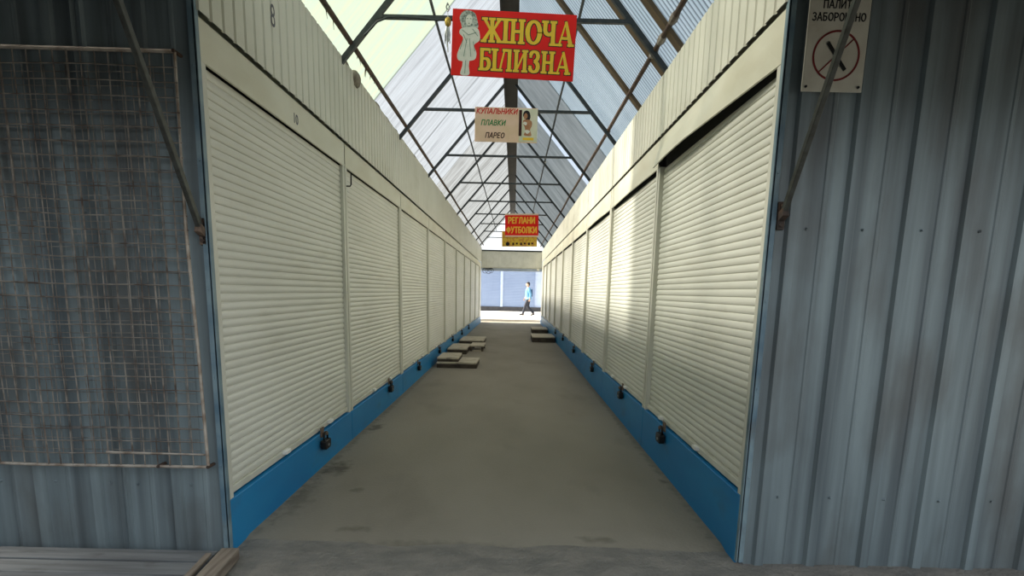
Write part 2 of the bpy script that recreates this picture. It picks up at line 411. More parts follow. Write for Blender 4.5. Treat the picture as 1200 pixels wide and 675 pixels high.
# ------------------------------------------------------------------ painted marks (part of the wall surface)
def text_obj(name, body, size, m, parent, loc, rot, width=None, extrude=.0006, shear=0., offset=0., align='CENTER'):
    cu = bpy.data.curves.new(name, 'FONT'); cu.body = body; cu.size = size; cu.align_x = align; cu.align_y = 'CENTER'
    cu.extrude = extrude; cu.shear = shear
    tmp = bpy.data.objects.new('tmp_text', cu); COL.objects.link(tmp)
    bpy.context.view_layer.update()
    dg = bpy.context.evaluated_depsgraph_get()
    me = bpy.data.meshes.new_from_object(tmp.evaluated_get(dg))
    COL.objects.unlink(tmp); bpy.data.objects.remove(tmp)
    xs = [v.co.x for v in me.vertices]; ys = [v.co.y for v in me.vertices]
    if xs:
        w = max(xs) - min(xs); cx = (max(xs) + min(xs)) / 2; cy = (max(ys) + min(ys)) / 2
        f = (width / w) if width else 1.0
        for v in me.vertices: v.co.x = (v.co.x - cx) * f; v.co.y -= cy
    if offset:                                    # embolden: three slightly shifted copies of the outlines
        bm = bmesh.new(); bm.from_mesh(me); src = bm.faces[:]
        for k, (dx, dy) in enumerate(((offset, 0), (-offset, 0), (0, offset * .6), (0, -offset * .6))):
            d = bmesh.ops.duplicate(bm, geom=src)
            bmesh.ops.translate(bm, verts=[v for v in d['geom'] if isinstance(v, bmesh.types.BMVert)], vec=(dx, dy, .00005 * (k + 1)))
        bm.to_mesh(me); bm.free()
    me.materials.clear(); me.materials.append(m); me.name = name
    o = bpy.data.objects.new(name, me); COL.objects.link(o)
    if parent is not None: o.parent = parent
    o.location = loc; o.rotation_euler = rot
    return o
FACE_LEFTWALL = (PI / 2, 0, PI / 2)      # lettering that faces +x
o = text_obj('painted_number', '10', .085, M['paint_mark'], None, (-1.2985, 1.13, 2.405), FACE_LEFTWALL, offset=.002)
tag(o, 'small painted number 10 on the cream cover above the big left shutter', 'number')
o = text_obj('painted_number', '8', .17, M['paint_mark'], None, (-1.2835, .80, 2.865), FACE_LEFTWALL, width=.055)
tag(o, 'hand painted figure 8 high on the ribbed cream cladding', 'number')

# ------------------------------------------------------------------ foam along the left wall top
mb = MB(); rnd = random.Random(3)
y = .2
while y < 20:
    big = abs(y - 2.42) < .16
    r = .07 if big else rnd.uniform(.008, .022)
    mb.ball((-1.305 + rnd.uniform(-.01, .015), y, 3.165 - (.045 if big else 0) + rnd.uniform(-.01, .008)), (r * .7, r * rnd.uniform(1.2, 2.0) if big else r * rnd.uniform(3, 7), r), 10)
    y += rnd.uniform(.12, .5) if not big else .11
fo = mb.build('trim_3', M['foam'], smooth=True); struct(fo)

# ------------------------------------------------------------------ front walls (galvanised ribbed sheets)
def front_wall(name, x0, x1, z1, ribs, y=0.0, seed=1):
    """ribs: positions of the raised ribs; sheet faces -y"""
    mb = MB(); pts = [(x0, 0)]
    for r in sorted(ribs):
        if x0 + .06 < r < x1 - .05:
            pts += [(r - .034, 0), (r - .022, .018), (r + .020, .018), (r + .028, 0)]
            pts += [(r + .125, 0), (r + .131, .004), (r + .145, .004), (r + .151, 0)]
    pts.append((x1, 0)); pts.sort(key=lambda p: p[0])
    rows = 13; vs, fs = [], []
    for j in range(rows):
        z = -.02 + (z1 + .02) * j / (rows - 1)
        for x, d in pts:
            wob = .004 * noise.noise(Vector((x * 1.7, z * 1.1, seed)))
            vs.append((x, y - d - wob, z + (.006 * noise.noise(Vector((x * 9, 0, seed))) if j == 0 else 0)))
    n = len(pts)
    for j in range(rows - 1):
        for i in range(n - 1): fs.append((j * n + i, j * n + i + 1, (j + 1) * n + i + 1, (j + 1) * n + i))
    mb.verts_faces(vs, fs)
    mb.box(x0, x1, y + .03, y + .07, 0, z1)                     # the frame plane behind the sheet
    rn = random.Random(seed)
    for z in (.35, 1.66):
        for r in ribs:
            if x0 < r + .07 < x1: mb.tube([(r + .07 + rn.uniform(-.01, .01), y + .002, z), (r + .07, y - .007, z + rn.uniform(-.006, .006))], .006, 6)
    return struct(mb.build(name, M['galv'], solid=0))
front_wall('wall_front_left', -5.5, -1.335, 3.25, [-1.545, -1.815, -1.95, -2.235, -2.51, -2.78, -3.05, -3.32, -3.59, -3.86, -4.13, -4.4, -4.67, -4.94], 0, 4)
front_wall('wall_front_right', 1.335, 5.5, 3.25, [1.41, 1.672, 1.945, 2.215, 2.485, 2.755, 3.03, 3.3, 3.57, 3.84, 4.11, 4.38, 4.65, 4.92], 0, 9)

# ------------------------------------------------------------------ wire grille against the left front wall
g = thing('wire_grille', 'rusty welded wire grille in a rod frame hung on the grey ribbed wall', 'grille', (-2.2, -.05, .457))
gx0, gx1 = -.95, .832; gh = 1.884
mb = MB()
mb.tube([(gx0, 0, 0), (gx0 + .6, .003, .004), (0, 0, -.003), (gx1 + .01, 0, .002)], .0075, 6)
mb.tube([(gx0, 0, gh), (0, -.004, gh + .004), (gx1 - .006, 0, gh)], .0085, 6)
mb.tube([(gx1 - .006, 0, gh), (gx1 - .012, -.003, gh * .6), (gx1 + .002, 0, gh * .3), (gx1 + .01, 0, 0)], .0075, 6)
mb.tube([(gx0, 0, 0), (gx0, 0, gh)], .0075, 6)
mb.tube([(.35, -.004, .07), (gx1, -.004, .065)], .005, 6)
mb.build('frame', M['rod'], g)
rn = random.Random(11)
mb = MB(); nv = 30; nh = 30
for i in range(1, nv):
    x = gx0 + (gx1 - gx0) * i / nv
    ph = rn.uniform(0, 9)
    mb.tube([(x + .006 * noise.noise(Vector((ph, z * 2.2, 0))), -.002 - .006 * noise.noise(Vector((x * 2, z * 2, 5))), z) for z in [gh * t / 12 for t in range(13)]], .0030 + (.0014 if i % 5 == 2 else 0), 5)
for j in range(1, nh):
    z = gh * j / nh
    mb.tube([(x, -.005 - .006 * noise.noise(Vector((x * 2, z * 2, 5))), z + .012 * noise.noise(Vector((x * 2.5, z * 1.3, 2)))) for x in [gx0 + (gx1 - gx0) * t / 14 for t in range(15)]], .0030, 5)
mb.build('wire_mesh', M['wire'], g)
# a second, finer net tied on behind it
mb = MB()
for i in range(1, 36):
    x = gx0 + (gx1 - gx0 - .05) * (i + .45) / 36
    mb.tube([(x + .014 * (z / gh), .008 + .003 * noise.noise(Vector((x * 3, z, 1))), z) for z in [.06 + (gh - .12) * t / 6 for t in range(7)]], .0016, 5)
for j in range(1, 32):
    z = gh * (j + .4) / 33
    mb.tube([(x, .010, z + .010 * noise.noise(Vector((x * 2.5, z * 1.3, 7)))) for x in [gx0 + (gx1 - .03 - gx0) * t / 8 for t in range(9)]], .0015, 5)
mb.build('backing_net', M['wire'], g)
for x, z in ((gx1 - .006, gh), (gx1 + .012, .004), (0.6, .002), (-.3, gh)):
    mb = MB(); mb.tube([(x, -.012, z), (x, .05, z)], .008, 6); mb.build('fixing_bolt', M['rust'], g)

# ------------------------------------------------------------------ canopy struts and the canopy they carry
def strut(label, foot, top, rusty):
    t = thing('canopy_strut', label, 'strut', foot, group='struts that carry the canopy')
    v = Vector(top) - Vector(foot)
    mb = MB(); mb.bar((0, 0, 0), v, .030, .022, up=(1, 0, 0)); mb.build('bar', M['strut'], t, bevel=.003)
    mb = MB(); mb.box(-.018, .018, .018, .034, -.075, .05); mb.bar((0, .026, -.02), (0, -.02, .0), .03, .04)
    mb.build('foot_bracket', M['rustmid'] if rusty else M['rust'], t, bevel=.004)
    for z in (-.055, .03):
        mb = MB(); mb.tube([(0, .018, z), (0, .006, z)], .009, 6); mb.build('bolt', M['rust'], t)
strut('dark steel strut rising across the wire grille from a rusty wall bracket', (-1.326, -.034, 1.60), (-1.350, -.60, 2.66), True)
strut('dark steel strut rising across the no smoking plate', (1.350, -.036, 1.725), (1.370, -.56, 2.70), False)

mb = MB(); pts = profile(18.0, .20, .05, .02, .02, .1); vs, fs = [], []
for u, d in pts:
    vs += [(-9 + u, -.02, 3.30 + d), (-9 + u, -.5, 2.87 + d), (-9 + u, -1.05, 2.28 + d)]
for i in range(len(pts) - 1):
    q = 3 * i; fs += [(q, q + 3, q + 4, q + 1), (q + 1, q + 4, q + 5, q + 2)]
mb.verts_faces(vs, fs)
struct(mb.build('roof_canopy', M['canopy'], solid=.003))

# unseen guessed kiosk row behind the viewer, added to block low sky
mb = MB(); mb.box(-9, 9, -11.6, -11.2, -.05, 2.6); struct(mb.build('wall_sky_block', M['galv']))
mb = MB(); mb.box(-8.2, -8, -11.6, -.4, -.05, 10); struct(mb.build('wall_sun_block', M['concrete']))  # unseen tall wall added to keep the sun off the front ground

# ------------------------------------------------------------------ passage roof
def roof_pt(x, y, lift=0.0):
    s = -1 if x < 0 else 1
    return Vector((x, y, roofz(x))) + NRM[s] * lift

def make_truss(k, label):
    y = TY + k * TP
    t = thing('roof_truss', label, 'roof truss', (0, y, 3.12), group='steel roof trusses over the passage')
    o = Vector((0, y, 3.12))
    for s in (-1, 1):
        mb = MB(); mb.bar(roof_pt(s * 1.315, y) - o, roof_pt(s * .02, y) - o, .038, .038, up=NRM[s]); mb.build('rafter', M['steel'], t)
    mb = MB(); xx = (APEX - 3.46) / SL
    mb.bar((-xx, 0, .34), (xx, 0, .34), .028, .030); mb.build('tie_bar', M['steel'], t)
    for s in (-1, 1):
        mb = MB(); mb.poly([(s * (xx + .02), .31), (s * (xx - .05), .328), (s * (xx - .05), .352), (s * (xx - .03), .375)], -.021, -.016, lambda u, v, d: Vector((u, d, v)))
        mb.build('gusset_plate', M['steel'], t)
for k in range(NT):
    make_truss(k, 'dark steel roof truss over the passage mouth' if k < 0 else
               ('dark steel roof truss right behind the red lingerie sign' if k == 0 else
                'dark steel roof truss right behind the peach swimwear sign' if k == 1 else
                'dark steel roof truss, %s counted from the passage mouth' % ORD[k]))

# purlins (one long bar each), rusty near the eaves
for x, m, lab in ((-1.19, 'rust', 'rusty eaves purlin running above the left passage wall'), (1.19, 'rust', 'rusty eaves purlin running above the right passage wall'),
                  (-.655, 'steel', 'slim dark purlin halfway up the bright roof slope'), (.655, 'steel', 'slim dark purlin halfway up the corrugated roof slope')):
    s = -1 if x < 0 else 1
    mb = MB(); pts = [roof_pt(x, y, .030 + .012 * noise.noise(Vector((y * .8, x, 0)))) + Vector((s * .012 * noise.noise(Vector((y * .5, 3, x))), 0, 0)) for y in [-.3 + i * .5 for i in range(45)]]
    mb.tube(pts, .021 if m == 'rust' else .014, 8)
    p = mb.build('roof_purlin', M[m], smooth=True); tag(p, lab, 'purlin', 'purlins of the passage roof')
    if x == -1.19:            # frayed rags hanging from the near stretch
        mb = MB(); rn = random.Random(5)
        for _ in range(16):
            yy = rn.uniform(1.1, 3.1); a = roof_pt(x, yy, .03); L = rn.uniform(.03, .10)
            mb.tube([a, a + Vector((rn.uniform(-.015, .02), rn.uniform(-.02, .02), -L))], [.006, .0015], 4)
        mb.build('frayed_rag', M['rust'], p)
    if x == 1.19:             # tape wrapped around the near joints
        for yy in (1.62, 1.95, 2.2, 4.45):
            mb = MB(); c = roof_pt(x, yy, .03); mb.tube([c + Vector((0, -.06, 0)), c, c + Vector((0, .06, 0))], [.026, .034, .026], 8)
            mb.build('tape_wrap', M['wire'], p)
    if x == .655:
        mb = MB()
        for yy in (8.9, 11.15):
            c = roof_pt(x, yy, .03); mb.ball(c, .035, 8)
        mb.build('tied_knot', M['paper'], p)
mb = MB(); mb.box(-.098, .022, -.3, YEND, 4.50, 4.56); mb.box(-.098, -.082, -.3, YEND, 4.44, 4.50); mb.box(.022, .118, -.3, YEND, 4.515, 4.575)
tag(mb.build('ridge_beam', M['ridge']), 'dark ridge beam running along the peak of the passage roof', 'beam')

# brown timber battens under the corrugated slope
for yy, lab in ((1.80, 'broad brown timber batten under the near corrugated slope, toward the passage mouth'), (2.27, 'brown timber batten beside the truss behind the red lingerie sign'), (3.16, 'brown timber batten halfway between the first two trusses')):
    mb = MB(); mb.bar(roof_pt(1.31, yy, .03), roof_pt(.06, yy, .03), .085, .030, up=NRM[1])
    tag(mb.build('timber_batten', M['wood_brown']), lab, 'batten', 'timber battens under the roof')

# roofing sheets: the ceiling of the passage
def flat_sheets(name, s, bounds, m, lift=.062, xo=1.36, xi=.03):
    mb = MB()
    for i, (a, b) in enumerate(zip(bounds, bounds[1:])):
        rows, cols = 6, 8; vs, fs = [], []
        for r in range(rows + 1):
            for c in range(cols + 1):
                x = s * (xo + (xi - xo) * r / rows); y = a + (b + .04 - a) * c / cols
                vs.append(roof_pt(x, y, lift + .006 * (i % 2) + .008 * noise.noise(Vector((x * 2, y * 1.2, 4)))))
        for r in range(rows):
            for c in range(cols):
                q = r * (cols + 1) + c; fs.append((q, q + 1, q + cols + 2, q + cols + 1))
        mb.verts_faces(vs, fs)
    return struct(mb.build(name, m, smooth=True))
seams = [TY + TP * (i + .5) for i in range(9)]
flat_sheets('ceiling_left_near', -1, [-.35, 1.0, 3.26], M['sheet_green'])
flat_sheets('ceiling_left', -1, [3.26, 5.51, 7.76], M['sheet_clear'])
flat_sheets('ceiling_left_far', -1, [7.76, 10.0, 12.27, 14.52, 16.8, 19.0, YEND], M['sheet_far'])
def corr_sheet(name, s, y0, y1, m, pitch=.052, amp=.0075, lift=.066, xo=1.36, xi=.03):
    mb = MB(); n = int((y1 - y0) / pitch * 8); vs, fs = [], []
    for i in range(n + 1):
        y = y0 + (y1 - y0) * i / n; d = amp * math.sin(2 * PI * (y - y0) / pitch)
        vs += [roof_pt(s * xo, y, lift + d), roof_pt(s * xi, y, lift + d)]
    for i in range(n): fs.append((2 * i, 2 * i + 2, 2 * i + 3, 2 * i + 1))
    mb.verts_faces(vs, fs)
    return struct(mb.build(name, m, smooth=True))
corr_sheet('ceiling_right_near', 1, -.35, 5.3, M['sheet_corr'])
flat_sheets('ceiling_right', 1, [5.26, 6.9], M['sheet_grey'])
flat_sheets('ceiling_right_strip', 1, [6.9, 7.3], M['sheet_strip'])
flat_sheets('ceiling_right_far', 1, [7.3, 10.0, 12.27, 14.5, 16.8, 19.0, YEND], M['sheet_grey'])

# ------------------------------------------------------------------ signs
SIGN_ROT = lambda r: (PI / 2, r, 0)       # local x right, local y up, local +z toward the viewer
def frame_z(u, v, d): return Vector((u, v, d))
def board(t, w, h, th, m, name='board', zo=0.0, cx=0, cy=0):
    mb = MB(); mb.box(cx - w / 2, cx + w / 2, cy - h / 2, cy + h / 2, -th / 2 + zo, th / 2 + zo)
    return mb.build(name, m, t, bevel=.002)

# decorative serif letters drawn as thick and thin strokes in a 1-high box; (x0,y0,x1,y1,w0,w1) per stroke
def glyphs():
    G = {}
    def serif(x, y, w=.30): return ('q', [(x - w / 2, y - .035), (x + w / 2, y - .035), (x + w / 2, y + .035), (x - w / 2, y + .035)])
    def stem(x, w=.17, a=0., b=1.): return ('q', [(x - w / 2, a), (x + w / 2, a), (x + w * .42, (a + b) / 2), (x + w / 2, b), (x - w / 2, b), (x - w * .42, (a + b) / 2)])
    def line(x0, y0, x1, y1, w0, w1=None):
        w1 = w1 or w0; d = Vector((x1 - x0, y1 - y0)).normalized(); n = Vector((-d.y, d.x))
        return ('q', [(x0 + n.x * w0 / 2, y0 + n.y * w0 / 2), (x0 - n.x * w0 / 2, y0 - n.y * w0 / 2), (x1 - n.x * w1 / 2, y1 - n.y * w1 / 2), (x1 + n.x * w1 / 2, y1 + n.y * w1 / 2)])
    def arc(cx, cy, rx, ry, t0, t1, wa, wb, n=14):
        """stroke thick (wa) at the sides, thin (wb) at top and bottom"""
        out = []
        for i in range(n):
            a, b = t0 + (t1 - t0) * i / n, t0 + (t1 - t0) * (i + 1) / n
            q = []
            for t, sgn in ((a, 1), (b, 1), (b, -1), (a, -1)):
                w = wb + (wa - wb) * abs(math.cos(t)) ** 1.3
                q.append((cx + (rx + sgn * w / 2) * math.cos(t), cy + (ry + sgn * w / 2) * math.sin(t)))
            out.append(('q', q))
        return out
    G['Ж'] = (.98, [stem(.49), serif(.49, .965), serif(.49, .035), line(.12, .97, .42, .5, .15, .10), line(.86, .97, .56, .5, .15, .10), line(.10, .03, .42, .52, .18, .12), line(.88, .03, .56, .52, .18, .12),
              serif(.13, .965, .26), serif(.85, .965, .26), serif(.10, .035, .26), serif(.88, .035, .26)])
    G['І'] = (.36, [stem(.18, .19), serif(.18, .965, .36), serif(.18, .035, .36)])
    G['Н'] = (.80, [stem(.19), stem(.61), line(.2, .5, .6, .5, .09), serif(.19, .965), serif(.61, .965), serif(.19, .035), serif(.61, .035)])
    G['О'] = (.80, arc(.40, .5, .30, .45, 0, 2 * PI, .19, .09, 28))
    G['Ч'] = (.74, [stem(.56, .18), serif(.56, .965), serif(.56, .035), serif(.16, .965), line(.16, .97, .16, .62, .17, .16)] + arc(.36, .62, .20, .18, PI, 1.85 * PI, .15, .11, 10))
    G['А'] = (.86, [line(.14, .0, .42, 1.0, .09, .07), line(.70, .0, .44, 1.0, .20, .13), line(.24, .32, .60, .32, .08), serif(.13, .035, .26), serif(.71, .035, .30)])
    G['Б'] = (.72, [stem(.19), line(.1, .955, .62, .955, .09), line(.62, .98, .62, .80, .06), serif(.19, .035), line(.2, .045, .42, .045, .09), line(.2, .53, .42, .53, .08)] + arc(.40, .29, .20, .245, -PI / 2, PI / 2, .18, .09, 12))
    G['Л'] = (.84, [line(.14, .02, .34, .97, .10, .09), stem(.64), line(.26, .955, .72, .955, .09), serif(.64, .035), serif(.14, .035, .24)])
    G['И'] = (.86, [stem(.18), stem(.66), line(.24, .10, .60, .90, .09), serif(.18, .965), serif(.66, .965), serif(.18, .035), serif(.66, .035)])
    G['З'] = (.68, arc(.31, .75, .21, .215, -PI / 2, .9 * PI, .17, .08, 12) + arc(.31, .27, .23, .235, -.9 * PI, PI / 2, .19, .08, 12) + [('q', [(.06, .70), (.17, .70), (.17, .84), (.06, .80)]), ('q', [(.04, .30), (.16, .30), (.16, .18), (.04, .20)])])
    return G
GL = glyphs()
def fat_text(t, word, x0, x1, yb, h, m, name, d0, d1, grow=0.0, slant=.0):
    tot = sum(GL[c][0] for c in word); f = (x1 - x0) / tot; u = x0; mb = MB(); i = 0
    for c in word:
        w, strokes = GL[c]
        for kind, q in strokes:
            pts = [(u + px * f + slant * py * h, yb + py * h) for px, py in q]
            if grow:
                cx = sum(p[0] for p in pts) / len(pts); cy = sum(p[1] for p in pts) / len(pts)
                pts = [(p[0] + math.copysign(grow, p[0] - cx), p[1] + math.copysign(grow, p[1] - cy)) for p in pts]
            i += 1; e = (i % 9) * .00006
            mb.poly(pts, d0, d1 + e, frame_z)
        u += w * f
    return mb.build(name, m, t)

# plain block letters as pen strokes: width, then polylines in a 1-high box
def arcp(cx, cy, rx, ry, a, b, n=12): return [(cx + rx * math.cos(math.radians(a + (b - a) * i / n)), cy + ry * math.sin(math.radians(a + (b - a) * i / n))) for i in range(n + 1)]
BOWL = lambda y, h, w=.48: [(.08, y + h)] + [(w - h / 2 * .9 + x, yy) for x, yy in [(q[0], q[1]) for q in arcp(0, y + h / 2, h / 2 * .9, h / 2, 90, -90)]] + [(.08, y)]
PEN = {
 'К': (.62, [[(.08, 0), (.08, 1)], [(.56, 1), (.12, .5), (.58, 0)]]),
 'У': (.62, [[(.06, 1), (.32, .38)], [(.58, 1), (.28, .22), (.20, .06), (.06, .02)]]),
 'П': (.64, [[(.08, 0), (.08, .95), (.56, .95), (.56, 0)]]),
 'А': (.66, [[(.04, 0), (.33, 1), (.62, 0)], [(.15, .33), (.51, .33)]]),
 'Л': (.66, [[(.03, .03), (.14, .08), (.22, .95), (.58, .95), (.58, 0)]]),
 'Ь': (.58, [[(.08, 1), (.08, .04)], BOWL(.04, .50, .52)]),
 'Н': (.64, [[(.08, 0), (.08, 1)], [(.56, 0), (.56, 1)], [(.08, .5), (.56, .5)]]),
 'И': (.66, [[(.08, 1), (.08, 0)], [(.08, .06), (.58, .94)], [(.58, 1), (.58, 0)]]),
 'В': (.60, [[(.08, 0), (.08, 1)], BOWL(.52, .44, .48), BOWL(.04, .48, .52)]),
 'Р': (.58, [[(.08, 0), (.08, 1)], BOWL(.44, .52, .52)]),
 'Е': (.54, [[(.48, .95), (.08, .95), (.08, .05), (.48, .05)], [(.08, .5), (.42, .5)]]),
 'О': (.70, [arcp(.35, .5, .28, .46, 0, 360, 24)]),
 'Г': (.52, [[(.08, 0), (.08, .95), (.48, .95)]]),
 'Ф': (.80, [[(.40, 0), (.40, 1)], arcp(.40, .53, .32, .27, 0, 360, 24)]),
 'Т': (.60, [[(.04, .95), (.56, .95)], [(.30, .95), (.30, 0)]]),
 'Б': (.60, [[(.50, .95), (.08, .95), (.08, .04)], BOWL(.04, .52, .52)]),
 'З': (.56, [arcp(.26, .74, .21, .215, 150, -90) + arcp(.26, .285, .23, .24, 90, -150)]),
}
def pen_text(word, m, parent, cx, cy, width, h, z, wt=.17, slant=0.0):
    tot = sum(PEN[c][0] for c in word) + .10 * (len(word) - 1); f = width / tot; u = cx - width / 2; mb = MB(); k = 0
    for c in word:
        w, strokes = PEN[c]
        for st in strokes:
            P = [Vector((u + x * f + slant * (y - .5) * h, cy + (y - .5) * h, z)) for x, y in st]
            for a, b in zip(P, P[1:]):
                d = (b - a).normalized(); e = d * wt * h * .30; k += 1
                zz = Vector((0, 0, (k % 7) * .00004))
                mb.bar(a - e * .8 + zz, b + e * .8 + zz, wt * h, .0012, up=(0, 0, 1))
        u += (w + .10) * f
    return mb.build('text_line', m, parent)

def hang_wires(t, xs, y0, y1):
    for x in xs:
        mb = MB(); mb.tube([(x, y0, -.004), (x, y1, -.02)], .003, 5); mb.build('hanging_wire', M['steel'], t)

# 1: red sign
t = thing('hanging_sign', 'big red hanging sign with yellow Cyrillic letters and a white figure', 'sign', (.080, 2.06, 3.242), SIGN_ROT(.030), 'signs hung across the passage')
W1, H1 = .965, .478
sk = .012
bd = board(t, W1, H1, .012, M['red'])
fat_text(t, 'ЖІНОЧА', -.250, .470, .012, .172, M['sign_edge'], 'letter_outline', .0058, .0068, .0085)
fat_text(t, 'ЖІНОЧА', -.250, .470, .012, .172, M['yellow'], 'lettering', .0070, .0082, .0028)
fat_text(t, 'БІЛИЗНА', -.270, .455, -.192, .158, M['sign_edge'], 'letter_outline', .0058, .0068, .0085)
fat_text(t, 'БІЛИЗНА', -.270, .455, -.192, .158, M['yellow'], 'lettering', .0070, .0082, .0028)
def spline(pts, n=4):
    out = []; N_ = len(pts)
    for i in range(N_):
        p0, p1, p2, p3 = [Vector(pts[(i + j - 1) % N_]) for j in range(4)]
        for k in range(n):
            q = k / n
            out.append(tuple(.5 * ((2 * p1) + (p2 - p0) * q + (2 * p0 - 5 * p1 + 4 * p2 - p3) * q * q + (3 * p1 - p0 - 3 * p2 + p3) * q ** 3)))
    return out
fig = thing('printed_figure', None, None); fig.parent = t
del fig['label']; del fig['category']
def flat(pts, m, name, d0, d1, par=fig, sm=True, ox=-.365, oy=0):
    mb = MB(); mb.poly([(p[0] + ox, p[1] + oy) for p in (spline(pts) if sm else pts)], d0, d1, frame_z); return mb.build(name, m, par)
flat([(-.05, .135), (-.062, .18), (-.035, .222), (.01, .230), (.055, .212), (.075, .165), (.085, .12), (.06, .09), (-.03, .095)], M['hair_grey'], 'hair', .006, .0068)
flat([(-.045, .10), (-.06, .065), (-.03, .03), (-.052, -.03), (-.072, -.085), (-.066, -.125), (-.03, -.135), (.03, -.13), (.07, -.115), (.078, -.07), (.058, -.015), (.098, .02), (.098, .07), (.078, .105), (.03, .115)], M['paper'], 'robe', .0062, .0074)
flat([(-.022, -.11), (-.030, -.17), (-.042, -.232), (.026, -.232), (.022, -.17), (.022, -.11)], M['paper'], 'legs', .0062, .0071)
flat([(.01, .12), (-.012, .145), (-.010, .185), (.012, .200), (.034, .185), (.034, .145)], M['paper'], 'face', .0074, .0080)
mb = MB()
for a, b in (((-.008, .17), (.004, .172)), ((.018, .172), (.03, .17)), ((.006, .138), (.018, .138)), ((-.04, .09), (.01, .055)), ((.01, .055), (.07, .075)), ((0, .03), (-.02, -.1)), ((.02, .03), (.035, -.1)),
             ((-.05, -.05), (-.03, .02)), ((.065, -.06), (.05, .01)), ((-.004, -.13), (-.008, -.225)), ((.04, .10), (.085, .05)), ((-.03, .06), (0, .0))):
    mb.bar((a[0] - .365, a[1], .0082), (b[0] - .365, b[1], .0082), .005, .0008, up=(0, 0, 1))
mb.build('drawn_line', M['line_grey'], fig)
hang_wires(t, (-.46, .46), H1 / 2 - .01, H1 / 2 + .01)

# small foil ornament hanging at its left end
t = thing('foil_ornament', 'little gold and silver foil ornament hanging at the left end of the red sign', 'ornament', (-.432, 2.03, 3.462))
mb = MB(); mb.tube([(0, 0, .0), (.004, 0, -.06)], .003, 5); mb.build('cord', M['silver'], t)
mb = MB(); mb.ball((.002, 0, -.075), (.026, .02, .036), 10); mb.build('bell', M['gold'], t, smooth=True)
mb = MB(); rn = random.Random(2)
for i in range(9):
    x = rn.uniform(-.02, .02); mb.tube([(x * .4, 0, -.10), (x, rn.uniform(-.01, .01), -.17), (x + rn.uniform(-.012, .012), 0, -.20 - rn.uniform(0, .09))], .004, 5)
mb.build('tinsel', M['silver'], t)
mb = MB(); mb.tube([(.0, 0, .06), (-.012, 0, .03), (0, 0, .0)], .006, 5); mb.tube([(.004, 0, .05), (.016, 0, .025), (0, 0, .0)], .006, 5); mb.build('bow', M['silver'], t)

# 2: peach sign
t = thing('hanging_sign', 'peach hanging sign with three lines of slanted text and a swimwear picture', 'sign', (-.010, 4.32, 3.283), SIGN_ROT(.006), 'signs hung across the passage')
board(t, .74, .385, .012, M['peach'])
pen_text('КУПАЛЬНИКИ', M['txt_red'], t, -.108, .150, .48, .060, .0066, .17, .2)
pen_text('ПЛАВКИ', M['txt_green'], t, -.150, .022, .285, .060, .0066, .17, .2)
pen_text('ПАРЕО', M['txt_brown'], t, -.128, -.118, .225, .060, .0066, .17, .2)
pic = board(t, .215, .365, .004, M['pale_sign'], 'picture', .0065, .262, .0)
mb = MB(); mb.box(.150, .185, -.12, .17, .0085, .0092); mb.build('picture_border', M['txt_brown'], pic)
def flat2(pts, m, name, d1): 
    mb = MB(); mb.poly(spline(pts), .0085, d1, frame_z); return mb.build(name, m, pic)
flat2([(.20, .10), (.205, .145), (.235, .165), (.27, .15), (.285, .10), (.275, .06), (.25, .05)], M['hair'], 'hair', .0092)
flat2([(.205, .06), (.20, .02), (.22, -.02), (.225, -.07), (.215, -.11), (.30, -.115), (.285, -.05), (.305, .0), (.30, .045), (.26, .065)], M['tan'], 'figure', .0096)
flat2([(.208, .075), (.212, .12), (.232, .135), (.25, .115), (.245, .08)], M['tan'], 'face', .0099)
flat2([(.20, .02), (.215, .04), (.245, .03), (.235, .0)], M['paper'], 'swimsuit', .0102)
flat2([(.22, -.06), (.25, -.05), (.285, -.065), (.25, -.095)], M['paper'], 'swimsuit', .0102)
mb = MB(); mb.box(.20, .33, -.165, -.135, .0085, .0094); mb.build('caption_strip', M['yellow'], pic)
hang_wires(t, (-.34, .34), .18, .205)

# 3: far red sign on top of an amber one
t = thing('hanging_sign', 'small red hanging sign with two lines of orange letters, farthest down the passage', 'sign', (.300, 13.30, 3.165), SIGN_ROT(-.02), 'signs hung across the passage')
board(t, .93, .60, .014, M['red'])
for y in (.292, -.292): board(t, .93, .04, .016, M['peach'], 'pale_edge', .0, 0, y)
pen_text('РЕГЛАНИ', M['orange'], t, -.005, .135, .74, .165, .0078, .19)
pen_text('ФУТБОЛКИ', M['orange'], t, -.005, -.125, .84, .165, .0078, .19)
hang_wires(t, (-.42, .42), .30, .325)
t = thing('hanging_sign', 'narrow amber strip sign with a black dot, half hidden under the far red sign', 'sign', (.245, 13.34, 2.80), SIGN_ROT(-.02), 'signs hung across the passage')
board(t, .98, .42, .010, M['amber'])
mb = MB(); mb.ring(.055, .0005, .005, .007, lambda u, v, d: Vector((u - .33, v - .135, d)), 20); mb.build('black_dot', M['txt_black'], t)
mb = MB()
for i, x in enumerate((-.2, -.1, .02, .12, .24, .33)): mb.box(x, x + .055, -.17 + .02 * (i % 2), -.10, .005, .0066)
mb.build('dark_mark', M['txt_brown'], t)
mb = MB()
for x in (-.44, .44): mb.tube([(x, .2, 0), (x, .64, .02)], .004, 5)
mb.build('hanging_wire', M['steel'], t)

# black cable drooping from the first truss
mb = MB(); P = [(-1.10, 2.10, 3.305), (-1.06, 2.09, 3.335), (-.99, 2.08, 3.40), (-.90, 2.08, 3.435), (-.80, 2.08, 3.440), (-.66, 2.08, 3.432), (-.52, 2.08, 3.420), (-.42, 2.08, 3.428), (-.30, 2.085, 3.45), (-.15, 2.09, 3.44)]
mb.tube(P, .008, 8); tag(mb.build('cable', M['steel'], smooth=True), 'dark cable drooping under the tie bar to the left of the red sign', 'cable')

